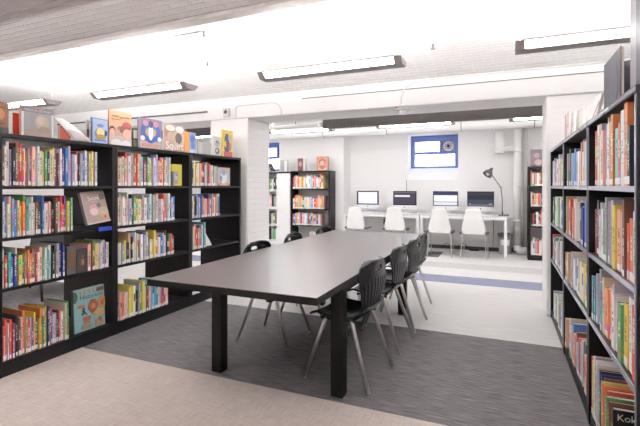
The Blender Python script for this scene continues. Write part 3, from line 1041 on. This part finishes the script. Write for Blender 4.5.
display_book('white pamphlet with red print leaning on the nearest right bookcase', (.47, 3.02, RZ), -PI / 2, .20, .17, (.84, .82, .82), [('p', [(.2, .1), (.9, .75), (.95, .65), (.3, .05)], (.45, .08, .10))], lean=.2, opened=0, group='books on top of the right bookcases')
# on top of the back cases
for x, w_, h_, c_, a_, lb in [(-4.63, .17, .27, (.50, .47, .48), [('r', .55, .05, .95, .95, (.80, .80, .80))], 'grey book standing on the white panelled cabinet'),
                              (-4.20, .19, .28, (.70, .68, .68), [('r', 0, 0, .68, 1, (.16, .06, .06)), ('e', .34, .55, .2, .3, (.50, .30, .26))], 'dark book with a face standing on the back bookcase'),
                              (-3.74, .26, .31, (.60, .28, .20), [('e', .5, .62, .30, .22, (.20, .08, .06)), ('e', .5, .55, .2, .2, (.72, .46, .36)), ('r', .1, .06, .9, .20, (.74, .50, .40)), ('e', .5, .24, .2, .16, (.36, .12, .10))], 'reddish book showing a face on the back bookcase')]:
    display_book(lb, (x, 8.50, 1.6305 if x > -4.5 else 1.6155), 0, w_, h_, c_, a_, opened=30, group='books on top of the back bookcases')
for k, (c_, lb) in enumerate([((.45, .06, .06), 'red book slumped at the left end of the back cabinet'), ((.80, .78, .76), 'white book slumped beside a red one on the back cabinet'), ((.05, .05, .06), 'black book slumped nearest the grey book on the back cabinet')]):
    o = MB().box((0, 0, 0), (.03, .16, .20)).build('book', flat(c_))
    o.matrix_world = Matrix.Translation((-5.02 + .085 * k, 8.46, 1.6160 + .0155)) @ Matrix.Rotation(-.55, 4, 'Y')
    tag(o, lb, 'book', 'books on top of the back bookcases')
display_book('dark book with pale figures on top of the far right bookcase', (.43, 8.36, 1.6405), 0, .24, .30, (.14, .10, .12), [('e', .5, .25, .25, .22, (.52, .38, .36)), ('e', .4, .65, .2, .2, (.30, .22, .24))], opened=30, group='books on top of the back bookcases')

# ================================================================== the long table
t = thing('library_table', 'long dark extension table in the middle of the room', 'table', (-1.40, 3.45, 0))
TX0, TX1 = -.545, .555
for y0, y1 in ((-1.53, -.361), (-.359, .589), (.591, 1.53)):
    MB().box((TX0, y0, .710), (TX1, y1, .7465), M_TLEG).box((TX0, y0, .7465), (TX1, y1, .75), M_TABLE).build('tabletop', None, t)
ap = MB()
for x in (TX0 + .075, TX1 - .10):
    ap.box((x, -.93, .630), (x + .025, .87, .711))
for y in (-.98, .87):
    ap.box((TX0 + .075, y, .630), (TX1 - .075, y + .025, .711))
ap.box((-.28, -1.50, .690), (-.25, 1.5, .711)).box((.25, -1.50, .690), (.28, 1.5, .711))
ap.build('apron', M_TLEG, t)
for x in (TX0 + .06, TX1 - .14):
    for y in (-1.00, .82):
        box('leg', (x, y, 0), (x + .08, y + .08, .711), M_TLEG, t, 0.003)


# ================================================================== dark classroom chairs
def make_chair(label, group):
    """moulded one-piece chair facing local +y, chrome legs; origin on the floor under the seat"""
    t_ = thing('classroom_chair', label, 'chair', (0, 0, 0), 0, group)

    def seat(u, v):
        s = 2 * u - 1
        w_ = .215 - .025 * (2 * v - 1) ** 2 - (.045 * max(0, 1 - v / .25) ** 2)
        y = -.185 + .40 * v
        z = .455 - .022 * math.sin(PI * min(1, v * 1.05)) + .016 * s * s - (.035 * max(0, (v - .82) / .18) ** 2) + .05 * max(0, 1 - v / .22) ** 2
        return Vector((w_ * s, y, z))
    o = MB().grid(seat, 22, 18, M_SHELL).build('seat', M_SHELL, t_)
    sd_ = o.modifiers.new('thickness', 'SOLIDIFY')
    sd_.thickness = .011

    def wid(v):
        pts = [(0, .150), (.15, .165), (.35, .200), (.60, .226), (.80, .230), (.92, .212), (.975, .175), (1.0, .13)]
        for (a, wa), (b_, wb) in zip(pts, pts[1:]):
            if v <= b_:
                q = (v - a) / (b_ - a)
                q = q * q * (3 - 2 * q)
                return wa + (wb - wa) * q
        return pts[-1][1]

    def back(u, v):
        s = 2 * u - 1
        w_ = wid(v)
        y = -.160 - .038 * math.sin(PI * .5 * min(1, v * 1.6)) - .010 * v + .045 * (s * s) * (.4 + .6 * v)
        z = .465 + .345 * v - .012 * s * s * v
        rib = 0.0
        if .03 < v < .66:
            rib = .0042 * max(0, math.cos(s * PI * 10)) * min(1, (v - .03) / .05) * min(1, (.66 - v) / .03)
        return Vector((w_ * s, y - rib, z))
    hole = lambda u, v: ((u - .5) / .125) ** 2 + ((v - .845) / .055) ** 2 < 1
    o = MB().grid(back, 80, 36, M_SHELL, skip=hole).build('backrest', M_SHELL, t_)
    sd_ = o.modifiers.new('thickness', 'SOLIDIFY')
    sd_.thickness = -.010
    fr = MB()
    for s in (-1, 1):
        fr.tube([(s * .17, -.12, .418), (s * .175, 0, .420), (s * .17, .13, .418)], .011, 8)
    fr.tube([(-.17, .05, .416), (.17, .05, .416)], .010, 8)
    fr.tube([(-.17, -.09, .414), (.17, -.09, .414)], .010, 8)
    fr.build('seat_frame', M_BLACK, t_)
    for sx in (-1, 1):
        for sy in (-1, 1):
            top = (sx * .165, sy * .085, .428)
            elbow = (sx * .175, sy * .100, .405)
            foot = (sx * .222, sy * .232, .012)
            lg = MB().tube([top, elbow, tuple(elbow[i] * .9 + foot[i] * .1 for i in range(3)), foot], [.0135, .0142, .0142, .0125], 10).build('leg', M_CHROME, t_)
            MB().lathe([(.010, 0), (.014, .002), (.014, .010), (.0105, .016), (.0105, .022)], 12, loc=(foot[0], foot[1], 0.0)).build('foot_glide', M_CHROME, lg)
    return t_


GR = 'dark classroom chairs around the long table'
ch = make_chair('dark plastic chair, nearest one on the right side of the table', GR)
ch.location = (-.985, 2.81, 0)
ch.rotation_euler = (0, 0, R(90 - 6))
for x, y, a, lb in [(-.97, 3.50, 88, 'dark plastic chair, second along the right side of the table'),
                    (-.94, 4.02, 86, 'dark plastic chair, third along the right side of the table'),
                    (-.97, 4.60, 90, 'dark plastic chair, farthest on the right side of the table'),
                    (-1.81, 3.22, -90, 'dark plastic chair, nearest one on the left side of the table'),
                    (-1.81, 3.92, -87, 'dark plastic chair, second along the left side of the table'),
                    (-1.81, 4.72, -91, 'dark plastic chair, farthest on the left side of the table')]:
    dup(ch, (x, y, 0), R(a), lb, GR)

# black reading chair glimpsed through the open back of the nearest left case
t = thing('reading_chair', 'low black chair glimpsed behind the nearest left bookcase', 'chair', (-5.15, 3.35, 0), R(20))
box('seat', (-.27, -.27, .34), (.27, .27, .42), M_BLACK, t, .02)
MB().grid(lambda u, v: Vector((-.25 + .5 * u, .25 + .08 * v + .03 * (2 * u - 1) ** 2 * -1, .40 + .42 * v)), 10, 8, M_BLACK).build('backrest', M_BLACK, t).modifiers.new('thickness', 'SOLIDIFY').thickness = .03
for sx in (-1, 1):
    for sy in (-1, 1):
        MB().tube([(sx * .2, sy * .2, .345), (sx * .30, sy * .30, 0)], [.02, .013], 8).build('leg', M_BLACK, t)

# ================================================================== desks and computers
for k, (x0, x1, lb) in enumerate([(-3.11, -1.53, 'white computer desk on the left, under two computers'), (-1.51, .05, 'white computer desk on the right, with the lamp')]):
    t = thing('computer_desk', lb, 'desk', (x0, 8.46, 0), 0, 'white computer desks')
    w_ = x1 - x0
    box('desktop', (0, 0, .725), (w_, .70, .740), M_DESKTOP, t)
    fr = MB().box((0, 0, .675), (w_, .04, .7245)).box((0, .66, .675), (w_, .70, .7245)).box((0, .04, .675), (.04, .66, .7245)).box((w_ - .04, .04, .675), (w_, .66, .7245))
    fr.build('frame', M_WHITE, t)
    for x in (0, w_ - .05):
        for y in (0, .65):
            box('leg', (x, y, 0), (x + .05, y + .05, .675), M_WHITE, t)

SCR = [
    [('r', 0, 0, 1, 1, (.10, .16, .34), .6), ('r', .04, .04, .96, .96, (.92, .95, 1.0), 1.05)],
    [('r', 0, 0, 1, 1, (.16, .13, .19), .55), ('r', 0, .9, 1, 1, (.30, .24, .30), .6), ('r', .04, .60, .74, .74, (.95, .92, .95), .9)],
    [('r', 0, 0, 1, 1, (.92, .92, .96), .95), ('r', 0, .76, 1, 1, (.10, .10, .20), .6), ('r', 0, .22, 1, .27, (.25, .25, .32), .6), ('r', 0, 0, 1, .14, (.80, .80, .90), .9)],
    [('r', 0, 0, 1, 1, (.16, .16, .22), .5), ('r', 0, .45, 1, .78, (.09, .09, .12), .5), ('r', 0, .78, 1, 1, (.13, .12, .15), .5), ('r', 0, 0, 1, .10, (.32, .32, .42), .6), ('r', .04, .12, .10, .16, (.7, .7, .8), .7), ('r', .84, .12, .95, .16, (.7, .7, .8), .7)],
]
for k, (xc, lb) in enumerate([(-2.70, 'silver desktop computer with a white screen, leftmost on the desks'),
                              (-1.90, 'silver desktop computer with dark screen and one white bar'),
                              (-1.08, 'silver desktop computer below the window, its screen banded navy and white'),
                              (-.42, 'silver desktop computer with a dim grey screen beside the desk lamp')]):
    t = thing('desktop_computer', lb, 'computer', (xc, 8.87, .7405), 0, 'desktop computers on the white desks')
    w_, z0, z1 = .49, .075, .455
    box('body', (-w_ / 2, 0, z0), (w_ / 2, .018, z1), M_ALU, t, .004)
    box('chin', (-w_ / 2 + .001, -.002, z0 + .001), (w_ / 2 - .001, 0, z0 + .083), mat('pale_aluminium', (.82, .82, .83), .35), t)
    lgo = MB().lathe([(.011, 0), (.011, .001)], 16, M_BLACK, loc=(0, -.002, z0 + .040), mtx=Matrix.Rotation(PI / 2, 4, 'X'))
    lgo.prism([(.000, .0125), (.006, .019), (.007, .0165), (.003, .0125)], 0, .001, M_BLACK, Matrix.Translation((0, -.002, z0 + .040)) @ Matrix.Rotation(PI / 2, 4, 'X'))
    lgo.build('logo', M_BLACK, t)
    sb = box('screen', (-w_ / 2 + .001, -.002, z0 + .084), (w_ / 2 - .001, 0, z1 - .001), M_BEZEL, t)
    sw, sh_ = w_ - .036, z1 - z0 - .084 - .032
    im = MB()
    MX = Matrix(((1, 0, 0, -sw / 2), (0, 0, -1, -.002), (0, 1, 0, z0 + .084 + .015), (0, 0, 0, 1)))
    for i, (_, a0, c0, a1, c1, col, st) in enumerate(SCR[k]):
        im.prism([(sw * a0, sh_ * c0), (sw * a1, sh_ * c0), (sw * a1, sh_ * c1), (sw * a0, sh_ * c1)], 0, .0004 + .0003 * i, emit('screen_%d_%d' % (k, i), col, st), MX)
    im.build('display_image', None, sb)
    st_ = MB()
    st_.prism([(.012, z0 + .12), (.022, z0 + .12), (.075, .010), (.075, .0), (-.05, .0), (-.05, .005), (.06, .006)], -.08, .08, None, Matrix(((0, 0, 1, 0), (1, 0, 0, .012), (0, 1, 0, 0), (0, 0, 0, 1))))
    st_.build('stand', M_ALU, t)
    nm = ['leftmost', 'second', 'third', 'rightmost'][k]
    kt = thing('keyboard', 'slim white keyboard in front of the %s computer' % nm, 'keyboard', (xc + .08, 8.55, .7405), 0, 'white keyboards on the desks')
    MB().box((-.14, 0, 0), (.14, .11, .008)).build('tray', M_WHITE, kt)
    kb = MB()
    for r_ in range(5):
        for c_ in range(13):
            kb.box((-.132 + c_ * .0204, .006 + r_ * .0202, .008), (-.132 + c_ * .0204 + .017, .006 + r_ * .0202 + .016, .0105))
    kb.build('keys', M_PAPER, kt)
    mo = MB().grid(lambda u, v: Vector((.028 * math.cos(2 * PI * u) * math.sin(PI * v / 2), .052 * math.sin(2 * PI * u) * math.sin(PI * v / 2), .024 * math.cos(PI * v / 2))), 18, 8, M_WHITE).build('computer_mouse', M_WHITE, None, (xc + .30, 8.60, .7405))
    tag(mo, 'white computer mouse beside the keyboard of the %s computer' % nm, 'mouse', 'white mice on the desks')

# desk lamp
lt = thing('desk_lamp', 'grey jointed desk lamp at the right end of the desk', 'lamp', (-.03, 8.82, .7405))
MB().box((-.12, -.09, 0), (.12, .09, .016), bevel=.005).build('base', M_GREY, lt)
MB().lathe([(.014, .016), (.014, .06), (.009, .07)], 12).build('socket', M_GREY, lt)
MB().tube([(0, 0, .06), (.0, 0, .30), (-.025, 0, .53)], .008, 8).build('lower_arm', M_GREY, lt)
MB().tube([(-.025, -.012, .53), (-.20, -.012, .80)], .008, 8).build('upper_arm', M_GREY, lt)
MB().lathe([(.016, -.02), (.016, .02)], 12, loc=(-.025, -.006, .53), mtx=Matrix.Rotation(PI / 2, 4, 'X')).build('joint', M_GREY, lt)
hd = Matrix.Translation((-.225, -.012, .835)) @ Matrix.Rotation(R(34), 4, 'Y') @ Matrix.Rotation(R(-22), 4, 'X')
MB().lathe([(.022, .085), (.030, .06), (.036, .03), (.070, -.01), (.086, -.05), (.090, -.085), (.086, -.085), (.030, .0), (.010, .01)], 20, mtx=hd).build('lamp_shade', M_GREY, lt)
MB().lathe([(.012, -.01), (.032, -.04), (.034, -.06), (.018, -.082)], 14, mtx=hd).build('bulb', M_WHITE, lt)


# white moulded chairs
def make_white_chair(label, group):
    t_ = thing('plywood_chair', label, 'chair', (0, 0, 0), 0, group)

    def wid(v):
        pts = [(0, .175), (.12, .200), (.28, .195), (.60, .155), (.92, .130), (1.0, .105)]
        for (a, wa), (b_, wb) in zip(pts, pts[1:]):
            if v <= b_:
                q = (v - a) / (b_ - a)
                return wa + (wb - wa) * q
        return pts[-1][1]

    def back(u, v):
        s = 2 * u - 1
        return Vector((wid(v) * s, -.19 - .06 * v + .03 * s * s, .435 + .455 * v - .012 * s * s * v))

    def seat(u, v):
        s = 2 * u - 1
        return Vector(((.20 - .015 * (2 * v - 1) ** 2) * s, -.20 + .40 * v, .455 - .015 * math.sin(PI * v) - .03 * max(0, (v - .8) / .2) ** 2 + .01 * s * s))
    o = MB().grid(back, 14, 16, M_WPLY).build('backrest', M_WPLY, t_)
    o.modifiers.new('thickness', 'SOLIDIFY').thickness = -.012
    o = MB().grid(seat, 14, 14, M_WPLY).build('seat', M_WPLY, t_)
    o.modifiers.new('thickness', 'SOLIDIFY').thickness = .012
    for s in (-1, 1):
        MB().prism([(s * .196, -.20), (s * .245, -.17), (s * .245, .10), (s * .196, .16)][::s], .435, .47).build('shaded_seat_side', M_GREY, t_)  # grey tone paints the shade on the sides of the white seat
    fr = MB().tube([(-.18, -.12, .428), (.18, -.12, .428), (.18, .13, .428), (-.18, .13, .428), (-.18, -.11, .428)], .009, 8)
    fr.build('seat_frame', M_CHROME, t_)
    for sx in (-1, 1):
        for sy in (-1, 1):
            MB().tube([(sx * .18, sy * .13, .432), (sx * .195, sy * .15, .40), (sx * .215, sy * .21, 0)], .0095, 8).build('leg', M_CHROME, t_)
    return t_


GW = 'white chairs at the computer desks'
wc = make_white_chair('white moulded chair at the leftmost computer', GW)
wc.location = (-2.75, 8.40, 0)
wc.rotation_euler = (0, 0, R(-3))
for x, y, a, lb in [(-1.96, 8.38, 2, 'white moulded chair at the computer with one white bar'), (-1.09, 8.27, 0, 'white moulded chair below the blue framed window'), (-.49, 8.22, -3, 'white moulded chair at the computer beside the desk lamp')]:
    dup(wc, (x, y, 0), R(a), lb, GW)

# bin, mat, cables, pipes
t = thing('waste_bin', 'round grey waste bin with a white notice behind the desk leg', 'bin', (.02, 8.955, 0))
MB().lathe([(.105, 0), (.108, .01), (.128, .37), (.124, .37), (.104, .012)], 28).build('bucket', M_BIN, t)
MB().lathe([(.124, .33), (.134, .335), (.136, .385), (.128, .39), (.124, .37)], 28).build('rim', mat('dark_grey_plastic', (.16, .15, .16), .45), t)
MB().grid(lambda u, v: Vector(((.1185 + .007 * v) * math.sin(-.75 + 1.5 * u), -(.1185 + .007 * v) * math.cos(-.75 + 1.5 * u), .17 + .11 * v)), 12, 2, M_PAPER).build('notice', M_PAPER, t)
struct(box('floor_dark_tile', (-1.36, 8.0, 0.0), (-1.10, 8.68, .004), mat('charcoal_tile', (.10, .10, .10), .8)))
cb = MB().tube([(-2.34, 9.14, .672), (-2.30, 9.10, .5), (-2.22, 9.05, .30), (-2.0, 9.08, .10), (-1.6, 9.1, .03), (-1.35, 9.08, .02), (-1.2, 8.95, .07), (-1.05, 8.9, .15), (-.95, 9.0, .05), (-.85, 9.0, .10), (-.75, 9.0, .16), (-.6, 9.05, .03), (-.3, 9.08, .02), (-.20, 9.08, .10), (-.19, 9.11, .40), (-.19, 9.14, .672)], .006, 6)
tag(cb.build('power_cable', M_BLACK), 'black cable looping along the wall under the desks', 'cable')
ps = MB().box((-.09, -.03, 0), (.09, .03, .05), M_BLACK)
tag(ps.build('power_strip', M_BLACK, None, (-.55, 9.10, 0)), 'black power strip on the floor by the wall', 'power strip')
o = thing('cable_bundle', 'tangle of dark cables hanging under the left desk', 'cable', (-2.33, 9.05, .52))
MB().box((-.07, -.02, -.05), (.07, .02, .06), M_GREY, bevel=.01).build('power_adapter', M_GREY, o)
MB().tube([(0, -.02, .05), (-.05, -.06, .12), (.03, -.06, .20)], .007, 6).tube([(.05, -.02, -.03), (.14, -.06, -.09), (.18, -.04, .06), (.10, -.03, .19)], .006, 6).build('loops', M_BLACK, o)
tag(MB().tube([(XL + .1, 9.19, .20), (XR - .1, 9.19, .20)], .012, 6).build('conduit', M_PIPE), 'thin white conduit running low along the back wall', 'pipe')
tag(MB().tube([(-1.93, 9.20, .74), (-1.93, 9.20, 1.42)], .006, 6).build('cable_duct', M_GREY), 'thin cable up the wall below the window corner', 'cable')

t = thing('drain_pipe', 'thick white vertical pipe right of the desk lamp', 'pipe', (.235, 8.99, 0))
MB().tube([(0, 0, .16), (0, 0, 2.44)], .066, 18, caps=True).build('riser', M_PIPE, t)
MB().tube([(0, 0, .17), (.0, -.01, .10), (.05, -.02, .07), (.16, -.02, .07)], .070, 16).build('elbow', M_PIPE, t)
for z in (.62, 1.28, 1.95):
    MB().lathe([(.068, z), (.074, z + .005), (.074, z + .035), (.068, z + .04)], 18).build('collar', M_PIPE, t)
MB().tube([(-.03, 0, 2.02), (-.24, 0, 2.02)], .05, 14).build('side_branch', M_PIPE, t)
tag(MB().tube([(.375, 9.10, 0), (.375, 9.10, 2.60)], .045, 14).build('heating_pipe', mat('grey_painted_pipe', (.62, .60, .58), .5)), 'thinner grey pipe beside the thick white vertical pipe', 'pipe')
MB().tube([(-.305, 0, 1.93), (-.305, 0, 2.34)], .085, 16).build('side_stub', M_PIPE, t)
MB().lathe([(.088, 1.93), (.096, 1.935), (.096, 1.98), (.088, 1.985)], 18, loc=(-.305, 0, 0)).build('collar', M_PIPE, t)
t = thing('insulated_pipe', 'fat white pipe running across under the back room ceiling', 'pipe', (0, 8.60, 2.45))
MB().tube([(XL + .02, 0, 0), (XR - .02, 0, 0)], .092, 20).build('pipe_run', M_PIPE, t)
for x in (-5.2, -3.6, -2.2, -.75, .5):
    MB().tube([(x, 0, .09), (x, 0, .25)], .008, 6).build('hanger_rod', M_PIPE, t)
    MB().tube([(x, .096 * math.cos(a), .096 * math.sin(a)) for a in [2 * PI * i / 20 for i in range(21)]], .006, 6, caps=False).build('hanger_band', M_GREY, t)
# finned radiators hung from the ceiling with their pipe
for k, (x0, x1, lb) in enumerate([(-2.52, 1.45, 'long dark finned heater hung across behind the beam'), (-7.2, -4.35, 'dark finned heater hung behind the left pillar')]):
    t = thing('finned_heater', lb, 'heater', (x0, 6.0, 2.235), 0, 'finned ceiling heaters')
    L_ = x1 - x0
    fn = MB()
    n = int(L_ / .022)
    fn.box((0, -.052, -.062), (L_, .052, .062))
    for i in range(n):
        fn.box((i * .022 + .004, -.060, -.066), (i * .022 + .012, .060, .066))
    fn.build('fins', M_FIN, t)
    for x in (.3, L_ - .3):
        MB().tube([(x, 0, .06), (x, 0, .465)], .006, 6).build('hanger_rod', M_PIPE, t)
t = thing('heating_pipe', 'white pipe joining the two finned heaters', 'pipe', (-4.35, 6.0, 2.235))
MB().tube([(.004, 0, 0), (1.826, 0, 0)], .032, 12).build('pipe_run', M_PIPE, t)
MB().lathe([(.036, -.04), (.036, .04)], 14, loc=(1.76, 0, 0), mtx=Matrix.Rotation(PI / 2, 4, 'Y')).build('coupling', M_PIPE, t)
MB().tube([(1.35, 0, .03), (1.35, 0, .465)], .005, 6).build('hanger_rod', M_GREY, t)

# conduits, detector and sprinklers
t = thing('smoke_detector', 'white round smoke detector with a red spot under the beam', 'detector', (-1.065, 4.90, 2.199))
MB().lathe([(.052, -.035), (.075, -.03), (.078, 0.0)], 24).build('base', M_PIPE, t)
MB().lathe([(.030, -.075), (.050, -.068), (.052, -.0352)], 24).build('sensor', M_WHITE, t)
MB().box((-.075, -.095, -.005), (-.045, -.072, .020)).build('indicator', M_RED, t)
tag(MB().tube([(1.0, 4.774, 2.47), (.2, 4.774, 2.47), (-.80, 4.774, 2.47), (-.92, 4.774, 2.46), (-1.02, 4.774, 2.40), (-1.065, 4.774, 2.30), (-1.065, 4.774, 2.22)], .009, 8).build('conduit', M_PIPE), 'thin conduit along the beam curving down to the smoke detector', 'conduit')
tag(MB().tube([(XR - .1, 4.780, 2.385), (-2.3, 4.780, 2.385)], .004, 6).build('beam_cable', M_GREY), 'thin grey cable along the white beam face', 'cable')
tag(MB().tube([(-3.28, 4.774, 2.20), (-3.28, 4.774, 2.34), (-3.25, 4.774, 2.37), (-2.72, 4.774, 2.37), (-2.64, 4.774, 2.34), (-2.60, 4.774, 2.28), (-2.59, 4.774, 2.20)], .009, 8).build('conduit', M_PIPE), 'thin conduit bent over the beam beside the left pillar', 'conduit')
tag(MB().tube([(-6.8, 4.780, 2.32), (-3.75, 4.780, 2.32)], .012, 6).build('cable_duct', M_GREY), 'grey conduit along the beam above the left bookcases', 'conduit')
t = thing('junction_box', 'small grey box on the beam above the left pillar', 'junction box', (-3.42, 4.765, 2.24))
box('case', (-.045, -.02, -.005), (.045, .024, .10), M_FLANGE, t, .003)
MB().lathe([(.022, 0), (.022, .008)], 14, loc=(0, -.02, .05), mtx=Matrix.Rotation(PI / 2, 4, 'X')).build('dial', M_BLACK, t)
for k, (x, y, dx, lb) in enumerate([(-3.02, 3.85, .0, 'small sprinkler head on the ceiling above the left bookcases'), (-2.35, 2.95, -.35, 'small sprinkler with a pipe stub above the long table'), (-.62, 4.15, 0, 'small sprinkler head on the vault before the beam'), (-.03, 2.98, -.45, 'small sprinkler with a pipe stub before the right bookcases')]):
    zz = H0 + .22 * (1 - (2 * (y - 2.44) / 2.36 - 1) ** 2)
    t = thing('sprinkler', lb, 'sprinkler', (x, y, zz), 0, 'ceiling sprinklers')
    MB().lathe([(.030, -.008), (.034, .012)], 14).build('rose', M_PIPE, t)
    MB().tube([(0, 0, 0), (0, 0, -.05)], .009, 8).build('nozzle', M_GREY, t)
    MB().lathe([(.020, -.056), (.020, -.050)], 12).build('deflector', M_GREY, t)
    if dx:
        MB().tube([(0, 0, -.012), (dx, 0, -.012)], .011, 8).build('pipe_stub', M_PIPE, t)
print('BOOKS', NBOOK[0], 'MASS', len(MASS))
